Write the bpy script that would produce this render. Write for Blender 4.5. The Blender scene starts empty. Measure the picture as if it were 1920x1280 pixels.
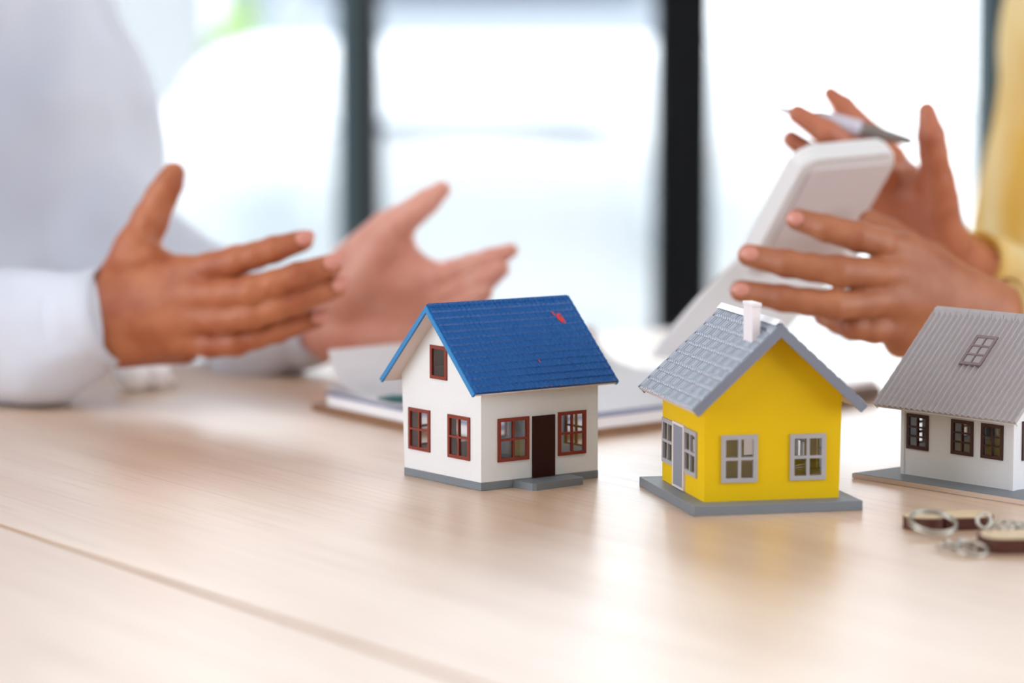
import bpy, bmesh, math, random
import numpy as np
from mathutils import Vector, Matrix, noise, geometry
import openvdb

random.seed(7)
# ------------------------------------------------------------------ camera, world, lights, exposure
F, CAM_H = 5370.0, 0.275                     # focal length in pixels of the 1920 px frame, height above the table top
PITCH = math.atan(550 / F)
scene = bpy.context.scene
col = scene.collection
cam_d = bpy.data.cameras.new('camera')
cam = bpy.data.objects.new('camera', cam_d)
col.objects.link(cam)
cam.location = (0, 0, CAM_H)
cam.rotation_euler = (math.pi / 2 - PITCH, 0, 0)
cam_d.sensor_width = 36.0
cam_d.lens = F / 1920 * 36
cam_d.clip_start, cam_d.clip_end = 0.05, 200
cam_d.dof.use_dof = True
cam_d.dof.focus_distance = 1.79
cam_d.dof.aperture_fstop = 3.4
cam_d.dof.aperture_blades = 0
scene.camera = cam

world = bpy.data.worlds.new('sky')
scene.world = world
world.use_nodes = True
wb = world.node_tree.nodes['Background']
wb.inputs[0].default_value = (0.90, 0.94, 1.0, 1)
wb.inputs[1].default_value = 5.6

def area(name, loc, rot, sx, sy, power, color):
    d = bpy.data.lights.new(name, 'AREA')
    d.shape = 'RECTANGLE'; d.size = sx; d.size_y = sy
    d.energy = power; d.color = color
    o = bpy.data.objects.new(name, d); col.objects.link(o)
    o.location = loc; o.rotation_euler = rot
    return o
# daylight by the left side window; right and ceiling lamps are unseen, added as fill
area('side_window_light', (-2.9, 0.2, 0.9), (0, math.radians(-90), 0), 2.2, 3.4, 27, (0.95, 0.97, 1.0))
area('right_fill', (2.9, 0.4, 0.9), (0, math.radians(90), 0), 2.2, 3.0, 4, (0.95, 0.97, 1.0))
for lx, ly in ((-1.1, -0.6), (1.1, -0.6), (-1.1, 1.4), (1.1, 1.4)):
    area('ceiling_fill', (lx, ly, 2.06), (0, 0, 0), 0.9, 0.9, 9, (1.0, 0.98, 0.96))

scene.view_settings.view_transform = 'Standard'
scene.view_settings.look = 'None'
scene.view_settings.gamma = 1
scene.view_settings.use_curve_mapping = False
scene.view_settings.exposure = -0.42

# ------------------------------------------------------------------ helpers
def srgb(r, g, b):
    f = lambda c: (c / 255 / 12.92) if c / 255 <= 0.04045 else ((c / 255 + 0.055) / 1.055) ** 2.4
    return (f(r), f(g), f(b), 1)

def at(px, py, Y):
    """the point of the room seen at a pixel, at distance Y in front of the camera"""
    x = (px - 960) / F; y = -(py - 640) / F
    d = Vector((x, math.cos(PITCH) + y * math.sin(PITCH), -math.sin(PITCH) + y * math.cos(PITCH)))
    return Vector((0, 0, CAM_H)) + d * (Y / d.y)

def on_table(px, py, z=0.0):
    x = (px - 960) / F; y = -(py - 640) / F
    d = Vector((x, math.cos(PITCH) + y * math.sin(PITCH), -math.sin(PITCH) + y * math.cos(PITCH)))
    return Vector((0, 0, CAM_H)) + d * ((z - CAM_H) / d.z)

def mat(name, color, rough=0.5, spec=0.5, metal=0.0, sss=0.0, sss_r=None, coat=0.0, noise_amt=0.0, noise_scale=60,
        bump=0.0, bump_scale=200, stretch=(1, 1, 1), color2=None, emit=None):
    m = bpy.data.materials.new(name); m.use_nodes = True
    nt = m.node_tree; b = nt.nodes['Principled BSDF']
    b.inputs['Base Color'].default_value = color
    b.inputs['Roughness'].default_value = rough
    b.inputs['Specular IOR Level'].default_value = spec
    b.inputs['Metallic'].default_value = metal
    b.inputs['Coat Weight'].default_value = coat
    if sss:
        b.inputs['Subsurface Weight'].default_value = sss
        b.inputs['Subsurface Radius'].default_value = sss_r or (1, .35, .2)
        b.inputs['Subsurface Scale'].default_value = 0.008
    if emit:
        b.inputs['Emission Color'].default_value = color
        b.inputs['Emission Strength'].default_value = emit
    if noise_amt or bump:
        tc = nt.nodes.new('ShaderNodeTexCoord'); mp = nt.nodes.new('ShaderNodeMapping')
        mp.inputs['Scale'].default_value = stretch
        nt.links.new(tc.outputs['Object'], mp.inputs['Vector'])
    if noise_amt:
        n = nt.nodes.new('ShaderNodeTexNoise'); n.inputs['Scale'].default_value = noise_scale
        n.inputs['Detail'].default_value = 5
        nt.links.new(mp.outputs[0], n.inputs['Vector'])
        rp = nt.nodes.new('ShaderNodeValToRGB')
        c2 = color2 or tuple(c * (1 - noise_amt) for c in color[:3]) + (1,)
        rp.color_ramp.elements[0].position = 0.35; rp.color_ramp.elements[1].position = 0.65
        rp.color_ramp.elements[0].color = c2; rp.color_ramp.elements[1].color = color
        nt.links.new(n.outputs['Fac'], rp.inputs[0]); nt.links.new(rp.outputs[0], b.inputs['Base Color'])
    if bump:
        n2 = nt.nodes.new('ShaderNodeTexNoise'); n2.inputs['Scale'].default_value = bump_scale
        n2.inputs['Detail'].default_value = 6
        bp = nt.nodes.new('ShaderNodeBump'); bp.inputs['Strength'].default_value = bump
        bp.inputs['Distance'].default_value = 0.002
        nt.links.new(mp.outputs[0], n2.inputs['Vector']); nt.links.new(n2.outputs['Fac'], bp.inputs['Height'])
        nt.links.new(bp.outputs[0], b.inputs['Normal'])
    return m

def glass_mat(name, tint=(1, 1, 1, 1), gloss=0.05):
    m = bpy.data.materials.new(name); m.use_nodes = True
    nt = m.node_tree; nt.nodes.clear()
    out = nt.nodes.new('ShaderNodeOutputMaterial'); mx = nt.nodes.new('ShaderNodeMixShader')
    tr = nt.nodes.new('ShaderNodeBsdfTransparent'); tr.inputs[0].default_value = tint
    gl = nt.nodes.new('ShaderNodeBsdfGlossy'); gl.inputs['Roughness'].default_value = 0.02
    mx.inputs[0].default_value = gloss
    nt.links.new(tr.outputs[0], mx.inputs[1]); nt.links.new(gl.outputs[0], mx.inputs[2])
    nt.links.new(mx.outputs[0], out.inputs[0])
    return m

def link(name, me, m=None, parent=None, world_space=False, smooth=False, label=None):
    o = bpy.data.objects.new(name, me); col.objects.link(o)
    if m: me.materials.append(m)
    if smooth:
        me.polygons.foreach_set('use_smooth', [True] * len(me.polygons))
    if parent:
        o.parent = parent
        if world_space:
            o.matrix_parent_inverse = parent.matrix_basis.inverted()
    if label: o['label'] = label
    return o

def obj(name, bm, m, parent=None, world_space=False, smooth=False, label=None):
    bmesh.ops.recalc_face_normals(bm, faces=bm.faces)
    me = bpy.data.meshes.new(name); bm.to_mesh(me); bm.free()
    return link(name, me, m, parent, world_space, smooth, label)

def thing(name, label, cat, loc=(0, 0, 0), rz=0, group=None, kind=None):
    o = bpy.data.objects.new(name, None); col.objects.link(o)
    o.location = loc; o.rotation_euler = (0, 0, rz); o.empty_display_size = 0.02
    o['label'] = label; o['category'] = cat
    if group: o['group'] = group
    if kind: o['kind'] = kind
    return o

def tag(o, label=None, cat=None, group=None, kind=None):
    if label: o['label'] = label
    if cat: o['category'] = cat
    if group: o['group'] = group
    if kind: o['kind'] = kind
    return o

def box(bm, lo, hi, M=None, bev=0.0):
    vs = [bm.verts.new((x, y, z)) for x in (lo[0], hi[0]) for y in (lo[1], hi[1]) for z in (lo[2], hi[2])]
    fs = [(0, 1, 3, 2), (4, 6, 7, 5), (0, 4, 5, 1), (2, 3, 7, 6), (0, 2, 6, 4), (1, 5, 7, 3)]
    faces = [bm.faces.new([vs[i] for i in f]) for f in fs]
    if bev:
        es = list({e for f in faces for e in f.edges})
        r = bmesh.ops.bevel(bm, geom=es, offset=bev, segments=2, affect='EDGES', profile=0.5)
        vs = list({v for f in r['faces'] for v in f.verts} | {v for v in vs if v.is_valid})
    if M: bmesh.ops.transform(bm, matrix=M, verts=[v for v in vs if v.is_valid])
    return vs

def boxobj(name, lo, hi, m, parent=None, bev=0.0, **k):
    bm = bmesh.new(); box(bm, lo, hi, bev=bev)
    return obj(name, bm, m, parent, **k)

def prism(bm, poly, fmap, w0, w1):
    """extrude a 2D polygon; fmap(u, v, w) -> xyz"""
    A = [bm.verts.new(fmap(u, v, w0)) for u, v in poly]; B = [bm.verts.new(fmap(u, v, w1)) for u, v in poly]
    bm.faces.new(A); bm.faces.new(B[::-1])
    n = len(poly)
    for i in range(n):
        j = (i + 1) % n
        bm.faces.new((A[i], A[j], B[j], B[i]))

def holed(bm, outer, holes, fmap, w0, w1):
    loops = [outer] + holes
    flat = [p for l in loops for p in l]
    tris = geometry.tessellate_polygon([[Vector((u, v, 0)) for u, v in l] for l in loops])
    A = [bm.verts.new(fmap(u, v, w0)) for u, v in flat]; B = [bm.verts.new(fmap(u, v, w1)) for u, v in flat]
    for t in tris:
        try:
            bm.faces.new([A[i] for i in t]); bm.faces.new([B[i] for i in t][::-1])
        except ValueError: pass
    k = 0
    for l in loops:
        n = len(l)
        for i in range(n):
            j = (i + 1) % n
            bm.faces.new((A[k + i], A[k + j], B[k + j], B[k + i]))
        k += n

def rect(a, b, c, d): return [(a, c), (b, c), (b, d), (a, d)]

def tube(bm, pts, radii, seg=12, closed=False):
    pts = [Vector(p) for p in pts]; n = len(pts)
    if not isinstance(radii, (list, tuple)): radii = [radii] * n
    rings = []; up = None
    for i, p in enumerate(pts):
        if closed: t = (pts[(i + 1) % n] - pts[i - 1]).normalized()
        else: t = (pts[min(i + 1, n - 1)] - pts[max(i - 1, 0)]).normalized()
        if up is None: up = Vector((0, 0, 1)) if abs(t.z) < 0.9 else Vector((1, 0, 0))
        s = t.cross(up).normalized(); up = s.cross(t).normalized()
        rings.append([bm.verts.new(p + (s * math.cos(a) + up * math.sin(a)) * radii[i])
                      for a in [2 * math.pi * k / seg for k in range(seg)]])
    for i in range(n if closed else n - 1):
        A, B = rings[i], rings[(i + 1) % n]
        for k in range(seg):
            bm.faces.new((A[k], A[(k + 1) % seg], B[(k + 1) % seg], B[k]))
    if not closed:
        bm.faces.new(rings[0][::-1]); bm.faces.new(rings[-1])

# ---- smooth solid bodies from blended tapered capsules
class Solid:
    def __init__(self, vox, pad=0.01):
        self.vox = vox; self.groups = []; self.pad = pad
    def add(self, chain, k=0.004, squash=None):
        """chain: list of ((x,y,z), r); consecutive pairs are tapered capsules"""
        self.groups.append((chain, k)); return self
    def field(self, blend=0.004, base=None, base_k=0.005, extra=None):
        allp = [(Vector(p), r) for g, _ in self.groups for seg in g for p, r in seg]
        lo = np.array([min(p[i] - r for p, r in allp) for i in range(3)]) - self.pad
        hi = np.array([max(p[i] + r for p, r in allp) for i in range(3)]) + self.pad
        n = np.ceil((hi - lo) / self.vox).astype(int) + 1
        ax = [(lo[i] + self.vox * np.arange(n[i])).astype(np.float32) for i in range(3)]
        X, Y, Z = np.meshgrid(*ax, indexing='ij', sparse=True)
        def smin(a, b, k):
            h = np.clip(0.5 + 0.5 * (b - a) / k, 0, 1)
            return b + (a - b) * h - k * h * (1 - h)
        def cone(a, ra, b, rb):
            a = np.array(a, np.float32); b = np.array(b, np.float32); d = b - a; L = float(d @ d) + 1e-12
            t = np.clip(((X - a[0]) * d[0] + (Y - a[1]) * d[1] + (Z - a[2]) * d[2]) / L, 0, 1)
            return np.sqrt((X - a[0] - t * d[0]) ** 2 + (Y - a[1] - t * d[1]) ** 2 + (Z - a[2] - t * d[2]) ** 2) - (ra + t * (rb - ra))
        res = []
        for segs, k in self.groups:
            g = None
            for s in segs:
                for (p, r), (q, r2) in zip(s, s[1:]):
                    c = cone(p, r, q, r2)
                    g = c if g is None else smin(g, c, k)
            res.append(g)
        out = res[0]
        if len(res) > 1:                                     # group 0 is the palm or trunk, the others grow out of it
            out = None
            for g in res[1:]:
                j = smin(res[0], g, base_k)
                out = j if out is None else smin(out, j, blend)
        self.lo = lo
        return out.astype(np.float32)
    def mesh(self, **k):
        d = self.field(**k)
        g = openvdb.FloatGrid(1.0)
        g.copyFromArray(d)
        v, q = g.convertToQuads(0.0)
        v = v * self.vox + self.lo
        q = q.astype(int)
        a, b, c = v[q[:, 0]], v[q[:, 1]], v[q[:, 2]]
        dd = v[q[:, 3]]
        vol = (np.einsum('ij,ij->i', a, np.cross(b, c)) + np.einsum('ij,ij->i', a, np.cross(c, dd))).sum()
        if vol < 0: q = q[:, ::-1]
        return v, q

def to_mesh(name, parts):
    V = []; Q = []; k = 0
    for v, q in parts:
        V.append(v); Q.append(q + k); k += len(v)
    me = bpy.data.meshes.new(name)
    me.from_pydata(np.concatenate(V).tolist(), [], np.concatenate(Q).tolist())
    me.update()
    return me

# ------------------------------------------------------------------ materials
M_wall = mat('painted_wall', srgb(186, 184, 182), 0.8, noise_amt=0.03, noise_scale=3)
M_floor = mat('room_floor', srgb(120, 112, 105), 0.35, noise_amt=0.1, noise_scale=2)
M_slate = mat('slate_frame', srgb(84, 105, 112), 0.45)
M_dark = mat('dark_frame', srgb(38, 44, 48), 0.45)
M_black = mat('black_frame', srgb(10, 12, 16), 0.5, spec=0.2)
M_concrete = mat('pale_concrete', srgb(222, 222, 220), 0.9, noise_amt=0.06, noise_scale=1.5)
M_render = mat('pale_render', srgb(150, 151, 153), 0.9, noise_amt=0.08, noise_scale=0.8)
M_car = mat('white_car_paint', srgb(238, 240, 243), 0.25, coat=1.0)
M_carglass = mat('car_glass', srgb(120, 128, 140), 0.1, spec=0.8)
M_tyre = mat('tyre', srgb(40, 40, 42), 0.8)
M_trimgrey = mat('car_trim', srgb(120, 125, 140), 0.5)
M_lamp = mat('headlight_glass', srgb(215, 222, 228), 0.15, spec=0.8)
M_leaf = mat('hedge_leaf', srgb(165, 195, 125), 0.7, noise_amt=0.35, noise_scale=6)
M_glass = glass_mat('window_glass', (0.98, 1, 1, 1), 0.03)

M_white = mat('white_plastic_wall', srgb(228, 228, 228), 0.45, bump=0.12, bump_scale=400)
M_coolwhite = mat('cool_white_plastic', srgb(228, 229, 232), 0.4, bump=0.1, bump_scale=400)
M_underside = mat('pinkish_white_plastic', srgb(224, 210, 205), 0.5)
M_base = mat('grey_base_plastic', srgb(118, 124, 130), 0.5, bump=0.15, bump_scale=500)
M_basetan = mat('tan_card_edge', srgb(205, 185, 172), 0.6)
M_red = mat('red_brown_frame', srgb(128, 42, 24), 0.45)
M_door = mat('dark_brown_door', srgb(46, 8, 4), 0.55, spec=0.25)
M_brownframe = mat('brown_frame', srgb(62, 24, 20), 0.5)
M_mauveframe = mat('mauve_frame', srgb(134, 116, 118), 0.5)
M_bluetile = mat('blue_roof_tiles', srgb(10, 82, 150), 0.33, spec=0.4, bump=0.1, bump_scale=900)
M_bluefascia = mat('light_blue_fascia', srgb(46, 128, 188), 0.4)
M_yellow = mat('yellow_plastic_wall', srgb(226, 186, 0), 0.55, spec=0.2)
M_greyframe = mat('grey_window_frame', srgb(168, 164, 166), 0.5)
M_greydoor = mat('grey_door', srgb(135, 138, 148), 0.5)
M_roofgrey = mat('silver_grey_roof', srgb(152, 160, 173), 0.28, metal=0.45, spec=0.6)
M_fascia = mat('grey_fascia', srgb(120, 124, 138), 0.45)
M_roofmauve = mat('mauve_grey_roof', srgb(172, 164, 166), 0.45)
M_chimney = mat('white_chimney', srgb(236, 228, 230), 0.45)
M_stain = mat('red_paint', srgb(205, 50, 48), 0.5)
M_pane = glass_mat('toy_window_pane', (0.93, 0.94, 0.95, 1), 0.07)

M_paper = mat('white_paper', srgb(247, 247, 251), 0.42, noise_amt=0.02, noise_scale=8)
M_paper2 = mat('soft_white_paper', srgb(244, 242, 244), 0.7)
M_board = mat('brown_hardboard', srgb(150, 108, 76), 0.6, noise_amt=0.25, noise_scale=300)
M_folder = mat('taupe_folder', srgb(128, 112, 108), 0.6)
M_edgeshadow = mat('edge_shadow_blue', srgb(130, 135, 165), 0.6)
M_teal = mat('teal_plastic', srgb(8, 78, 80), 0.35)
M_steel = mat('steel', srgb(190, 186, 176), 0.38, metal=1.0)
M_penwhite = mat('pearl_pen_barrel', srgb(200, 196, 208), 0.3)
M_pengrey = mat('grey_pen_metal', srgb(140, 130, 125), 0.35, metal=0.6)
M_calc = mat('white_calculator_plastic', srgb(226, 224, 224), 0.4)
M_calcback = mat('calculator_back', srgb(218, 208, 208), 0.5)
M_bud = mat('glossy_white_plastic', srgb(245, 245, 245), 0.15, coat=0.6)
M_tag = mat('light_wood_tag', srgb(226, 200, 160), 0.5, noise_amt=0.2, noise_scale=80, stretch=(1, 6, 1))
M_burnt = mat('burnt_wood_edge', srgb(78, 34, 20), 0.6)

M_skin_near = mat('skin_man_near', srgb(186, 114, 76), 0.5, sss=0.25, noise_amt=0.18, noise_scale=32, bump=0.22, bump_scale=150,
                  color2=srgb(158, 82, 48))
M_skin_w = mat('skin_woman', srgb(178, 114, 78), 0.5, sss=0.25, noise_amt=0.15, noise_scale=32, bump=0.2, bump_scale=170,
               color2=srgb(158, 92, 60))
M_palm_m = mat('palm_skin_man', srgb(222, 162, 142), 0.45, sss=0.25, noise_amt=0.1, noise_scale=35, bump=0.3, bump_scale=120,
               color2=srgb(214, 146, 126))
M_palm_w = mat('palm_skin_woman', srgb(188, 116, 86), 0.45, sss=0.25, noise_amt=0.1, noise_scale=35, bump=0.3, bump_scale=120,
               color2=srgb(172, 98, 68))
M_nail = mat('fingernail', srgb(206, 138, 122), 0.25)
M_shirt = mat('white_shirt_cloth', srgb(212, 216, 228), 0.85, bump=0.3, bump_scale=25)
M_blouse = mat('mustard_cardigan_cloth', srgb(240, 224, 178), 0.9, noise_amt=0.3, noise_scale=6, stretch=(2.4, 2.4, 0.6),  # cream patches: light caught by the folds, mixed into the cloth colour
               color2=srgb(222, 172, 66), bump=0.3, bump_scale=60)
M_cream = mat('cream_cloth', srgb(238, 226, 196), 0.9, noise_amt=0.1, noise_scale=20)

def translucent(m, f):
    nt = m.node_tree; b = nt.nodes['Principled BSDF']; out = nt.nodes['Material Output']
    tr = nt.nodes.new('ShaderNodeBsdfTranslucent'); tr.inputs[0].default_value = (0.95, 0.94, 0.93, 1)
    mx = nt.nodes.new('ShaderNodeMixShader'); mx.inputs[0].default_value = f
    nt.links.new(b.outputs[0], mx.inputs[1]); nt.links.new(tr.outputs[0], mx.inputs[2]); nt.links.new(mx.outputs[0], out.inputs[0])
M_sheet = mat('thin_paper', srgb(248, 247, 251), 0.45); translucent(M_sheet, 0.55)

# oak table top: long grain along the object's x axis
def wood():
    m = bpy.data.materials.new('pale_oak'); m.use_nodes = True
    nt = m.node_tree; b = nt.nodes['Principled BSDF']; N = nt.nodes.new; L = nt.links.new
    tc = N('ShaderNodeTexCoord')
    m1 = N('ShaderNodeMapping'); m1.inputs['Scale'].default_value = (1.2, 14, 1)
    m2 = N('ShaderNodeMapping'); m2.inputs['Scale'].default_value = (7, 260, 1)
    L(tc.outputs['Object'], m1.inputs[0]); L(tc.outputs['Object'], m2.inputs[0])
    n1 = N('ShaderNodeTexNoise'); n1.inputs['Scale'].default_value = 1.6; n1.inputs['Detail'].default_value = 6
    n1.inputs['Distortion'].default_value = 0.5
    n2 = N('ShaderNodeTexNoise'); n2.inputs['Scale'].default_value = 1.0; n2.inputs['Detail'].default_value = 3
    L(m1.outputs[0], n1.inputs['Vector']); L(m2.outputs[0], n2.inputs['Vector'])
    r1 = N('ShaderNodeValToRGB')
    r1.color_ramp.elements[0].position = 0.3; r1.color_ramp.elements[0].color = srgb(212, 176, 145)
    r1.color_ramp.elements[1].position = 0.7; r1.color_ramp.elements[1].color = srgb(228, 199, 172)
    L(n1.outputs['Fac'], r1.inputs[0])
    r2 = N('ShaderNodeValToRGB')
    r2.color_ramp.elements[0].position = 0.32; r2.color_ramp.elements[0].color = (0.80, 0.74, 0.68, 1)
    r2.color_ramp.elements[1].position = 0.5; r2.color_ramp.elements[1].color = (1, 1, 1, 1)
    L(n2.outputs['Fac'], r2.inputs[0])
    mx = N('ShaderNodeMix'); mx.data_type = 'RGBA'; mx.blend_type = 'MULTIPLY'; mx.inputs[0].default_value = 0.8
    L(r1.outputs[0], mx.inputs[6]); L(r2.outputs[0], mx.inputs[7]); L(mx.outputs[2], b.inputs['Base Color'])
    b.inputs['Roughness'].default_value = 0.42
    b.inputs['Coat Weight'].default_value = 0.7
    b.inputs['Coat Roughness'].default_value = 0.30
    b.inputs['Coat IOR'].default_value = 1.7
    b.inputs['Specular IOR Level'].default_value = 1.0
    bp = N('ShaderNodeBump'); bp.inputs['Strength'].default_value = 0.08; bp.inputs['Distance'].default_value = 0.0004
    L(n2.outputs['Fac'], bp.inputs['Height']); L(bp.outputs[0], b.inputs['Normal'])
    return m
M_oak = wood()
M_oakedge = mat('oak_edge_band', srgb(176, 118, 84), 0.5)
M_leg = mat('table_leg_metal', srgb(60, 62, 66), 0.4, metal=0.5)

# ------------------------------------------------------------------ setting
FLOOR = -0.76; CEIL = 2.1; YW = 5.2
def struct(name, lo, hi, m, **k):
    return tag(boxobj(name, lo, hi, m, **k), kind='structure')
struct('floor', (-3.1, -2.6, FLOOR - 0.1), (3.1, YW + 0.1, FLOOR), M_floor)
struct('ceiling', (-3.1, -2.6, CEIL), (3.1, YW + 0.1, CEIL + 0.1), M_wall)
struct('wall_back', (-3.1, -2.7, FLOOR), (3.1, -2.6, CEIL), M_wall)
# side walls have tall window openings
def side_wall(name, x0, x1):
    bm = bmesh.new()
    holed(bm, rect(-2.6, YW, FLOOR, CEIL), [rect(-1.5, 1.9, -0.3, 1.9)], lambda u, v, w: (w, u, v), x0, x1)
    return tag(obj(name, bm, M_wall), kind='structure')
side_wall('wall_left', -3.1, -3.0); side_wall('wall_right', 3.0, 3.1)
tag(boxobj('ground', (-40, YW + 0.1, FLOOR - 0.2), (40, 60, FLOOR - 0.04), M_concrete), kind='structure')

def xw(px): return (px - 960) / F * YW
posts = [('trim_1', 634, 675, M_slate), ('trim_2', 676, 716, M_dark), ('trim_3', 1226, 1279, M_black), ('trim_4', 1281, 1332, M_black),  # trim_2: the slate post's shaded side, painted dark as a separate piece
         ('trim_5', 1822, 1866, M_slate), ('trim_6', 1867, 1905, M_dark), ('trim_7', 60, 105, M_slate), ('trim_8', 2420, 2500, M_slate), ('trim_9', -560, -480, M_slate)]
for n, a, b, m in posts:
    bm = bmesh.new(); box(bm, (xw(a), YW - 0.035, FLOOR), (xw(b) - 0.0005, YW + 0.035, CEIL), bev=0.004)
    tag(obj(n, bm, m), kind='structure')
bays = [(-3.0, xw(-560)), (xw(-480), xw(60)), (xw(105), xw(634)), (xw(716), xw(1226)), (xw(1332), xw(1822)), (xw(1905), xw(2420)), (xw(2500), 3.0)]
for i, (a, b) in enumerate(bays):
    r = bpy.data.objects.new('window_%d' % (i + 1), None); col.objects.link(r); r.location = ((a + b) / 2, YW, FLOOR)
    r['kind'] = 'structure'
    w = (b - a) / 2; h = CEIL - FLOOR
    bm = bmesh.new()
    box(bm, (-w, -0.02, 0), (w, 0.02, 0.09)); box(bm, (-w, -0.02, h - 0.09), (w, 0.02, h))
    obj('window_frame', bm, M_dark, r)
    boxobj('glass_pane', (-w, -0.003, 0.09), (w, 0.003, h - 0.09), M_glass, r)

# outdoors: a pale building, shrubs, a white car
bl = thing('building', 'pale grey building wall outside, blurred beyond the left window panes', 'building', (-4.2, 15, FLOOR))
boxobj('wall', (-6, 0, 0), (4.55, 0.4, 4.2), M_render, bl)
boxobj('plinth', (-6.03, -0.05, 0), (4.58, 0.0, 0.45), M_concrete, bl)
for k, (x, w) in enumerate(((-3.6, 1.0), (-1.2, 1.0), (1.2, 1.0), (3.1, 0.8))):
    bm = bmesh.new(); holed(bm, rect(x - w / 2 - 0.07, x + w / 2 + 0.07, 1.1, 2.5), [rect(x - w / 2, x + w / 2, 1.17, 2.43)], lambda u, v, ww: (u, ww, v), -0.06, 0.0)
    fr = obj('window', bm, M_coolwhite, bl)
    boxobj('pane', (x - w / 2, -0.03, 1.17), (x + w / 2, -0.01, 2.43), M_carglass, fr)

def shrub(label, loc, r, hgt, n, seed):
    rnd = random.Random(seed)
    t = thing('shrub', label, 'shrub', loc, 0, 'shrubs outside the window')
    bm = bmesh.new(); tube(bm, [(0, 0, 0), (0.01, 0, hgt * 0.4), (0, 0, hgt * 0.7)], [0.03, 0.025, 0.01], 6)
    obj('stem', bm, M_board, t)
    bm = bmesh.new()
    for _ in range(n):
        v = Vector((rnd.gauss(0, 1), rnd.gauss(0, 1), rnd.gauss(0, 1))).normalized() * rnd.uniform(0.4, 1) ** 0.5
        p = Vector((v.x * r, v.y * r, hgt * 0.62 + v.z * hgt * 0.4))
        a = Vector((rnd.uniform(-1, 1), rnd.uniform(-1, 1), rnd.uniform(-1, 1))).normalized(); b = a.orthogonal().normalized()
        s = rnd.uniform(0.03, 0.055)
        c = a.cross(b) * s * 0.15
        bm.faces.new([bm.verts.new(p + a * s), bm.verts.new(p + b * s * 0.5 + c), bm.verts.new(p - a * s), bm.verts.new(p - b * s * 0.5 + c)])
    tag(obj('foliage', bm, M_leaf, t), kind='stuff')
shrub('light green shrub outside, left of the slate window post', (-1.10, 11.6, FLOOR), 0.15, 1.26, 420, 3)
shrub('light green shrub outside, right behind the slate window post', (-0.68, 11.9, FLOOR), 0.15, 1.26, 420, 4)

car = thing('car', 'white car parked outside, its round hood blurred behind the window panes', 'car', (-0.08, 6.75, FLOOR - 0.04))
S = Solid(0.035, 0.08)
def bar(x0, x1, y, z, r): return [((x0, y, z), r), ((x1, y, z), r)]
S.add([bar(-.62, .62, .28, .42, .26), bar(-.62, .62, .28, .72, .25), bar(-.5, .5, .40, .83, .25), bar(-.58, .58, 1.0, .84, .26), bar(-.62, .62, 1.0, .45, .27),
       bar(-.62, .62, 1.6, .6, .32), bar(-.62, .62, 2.3, .6, .32), bar(-.62, .62, 3.0, .6, .32), bar(-.62, .62, 3.5, .6, .3)], k=0.10)
v, q = S.mesh()
link('body', to_mesh('body', [(v, q)]), M_car, car, smooth=True)
S = Solid(0.035, 0.08)
S.add([bar(-.45, .45, 1.75, 1.0, .2), bar(-.42, .42, 2.1, 1.3, .16), bar(-.42, .42, 3.0, 1.3, .17), bar(-.45, .45, 3.4, 1.0, .2), bar(-.45, .45, 2.5, 1.05, .3)], k=0.12)
v, q = S.mesh()
link('windshield', to_mesh('windshield', [(v, q)]), M_carglass, car, smooth=True)
S = Solid(0.035, 0.08)
S.add([[((0, 2.2, 1.38), .14), ((0, 3.0, 1.38), .14)], bar(-.40, .40, 2.2, 1.38, .14), bar(-.40, .40, 2.45, 1.38, .14), bar(-.40, .40, 2.7, 1.38, .14), bar(-.40, .40, 3.0, 1.38, .14)], k=0.1)
v, q = S.mesh()
link('roof', to_mesh('roof', [(v, q)]), M_car, car, smooth=True)
for sx in (-0.48, 0.48):
    bm = bmesh.new()
    tube(bm, [(sx, 0.04, 0.67), (sx, -0.005, 0.67), (sx, -0.02, 0.67)], [0.11, 0.105, 0.06], 24)
    obj('headlight', bm, M_lamp, car, smooth=False)
bm = bmesh.new()
tube(bm, [(x, 0.055 + 0.06 * (x / .45) ** 2, 0.905 - 0.05 * (x / .45) ** 2) for x in [-.45 + .09 * i for i in range(11)]], 0.012, 8)
obj('hood_seam', bm, M_trimgrey, car)
boxobj('number_plate', (-0.26, -0.01, 0.36), (0.26, 0.03, 0.47), M_coolwhite, car, bev=0.005)
for sx in (-0.84, 0.84):
    for y in (0.85, 3.0):
        bm = bmesh.new(); tube(bm, [(sx - 0.1, y, 0.31), (sx - 0.08, y, 0.31), (sx + 0.08, y, 0.31), (sx + 0.1, y, 0.31)], [0.27, 0.31, 0.31, 0.27], 28)
        wh = obj('wheel', bm, M_tyre, car)
        bm = bmesh.new(); tube(bm, [(sx - 0.105, y, 0.31), (sx + 0.105, y, 0.31)], 0.19, 20)
        obj('hubcap', bm, M_steel, wh)

# ------------------------------------------------------------------ tables (x axis = grain)
TU = Vector((0.558, -0.830, 0)); TV = Vector((0.830, 0.558, 0)); ANG = math.atan2(TU.y, TU.x)
def table(label, u0, u1, v0, v1):
    t = thing('table', label, 'table', (TU * u0 + TV * v0) + Vector((0, 0, 0)), ANG)
    L, W = u1 - u0, v1 - v0
    boxobj('tabletop', (0, 0, -0.028), (L, W, 0.0), M_oak, t, bev=0.0004)
    bm = bmesh.new()
    box(bm, (0.05, 0.05, -0.085), (L - 0.05, 0.07, -0.0285)); box(bm, (0.05, W - 0.07, -0.085), (L - 0.05, W - 0.05, -0.0285))
    box(bm, (0.05, 0.07, -0.085), (0.07, W - 0.07, -0.0285)); box(bm, (L - 0.07, 0.07, -0.085), (L - 0.05, W - 0.07, -0.0285))
    obj('apron', bm, M_leg, t)
    for x in (0.05, L - 0.10):
        for y in (0.05, W - 0.10):
            boxobj('leg', (x, y, FLOOR), (x + 0.05, y + 0.05, -0.086), M_leg, t, bev=0.003)
    return t
SEAM = 0.672
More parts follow.
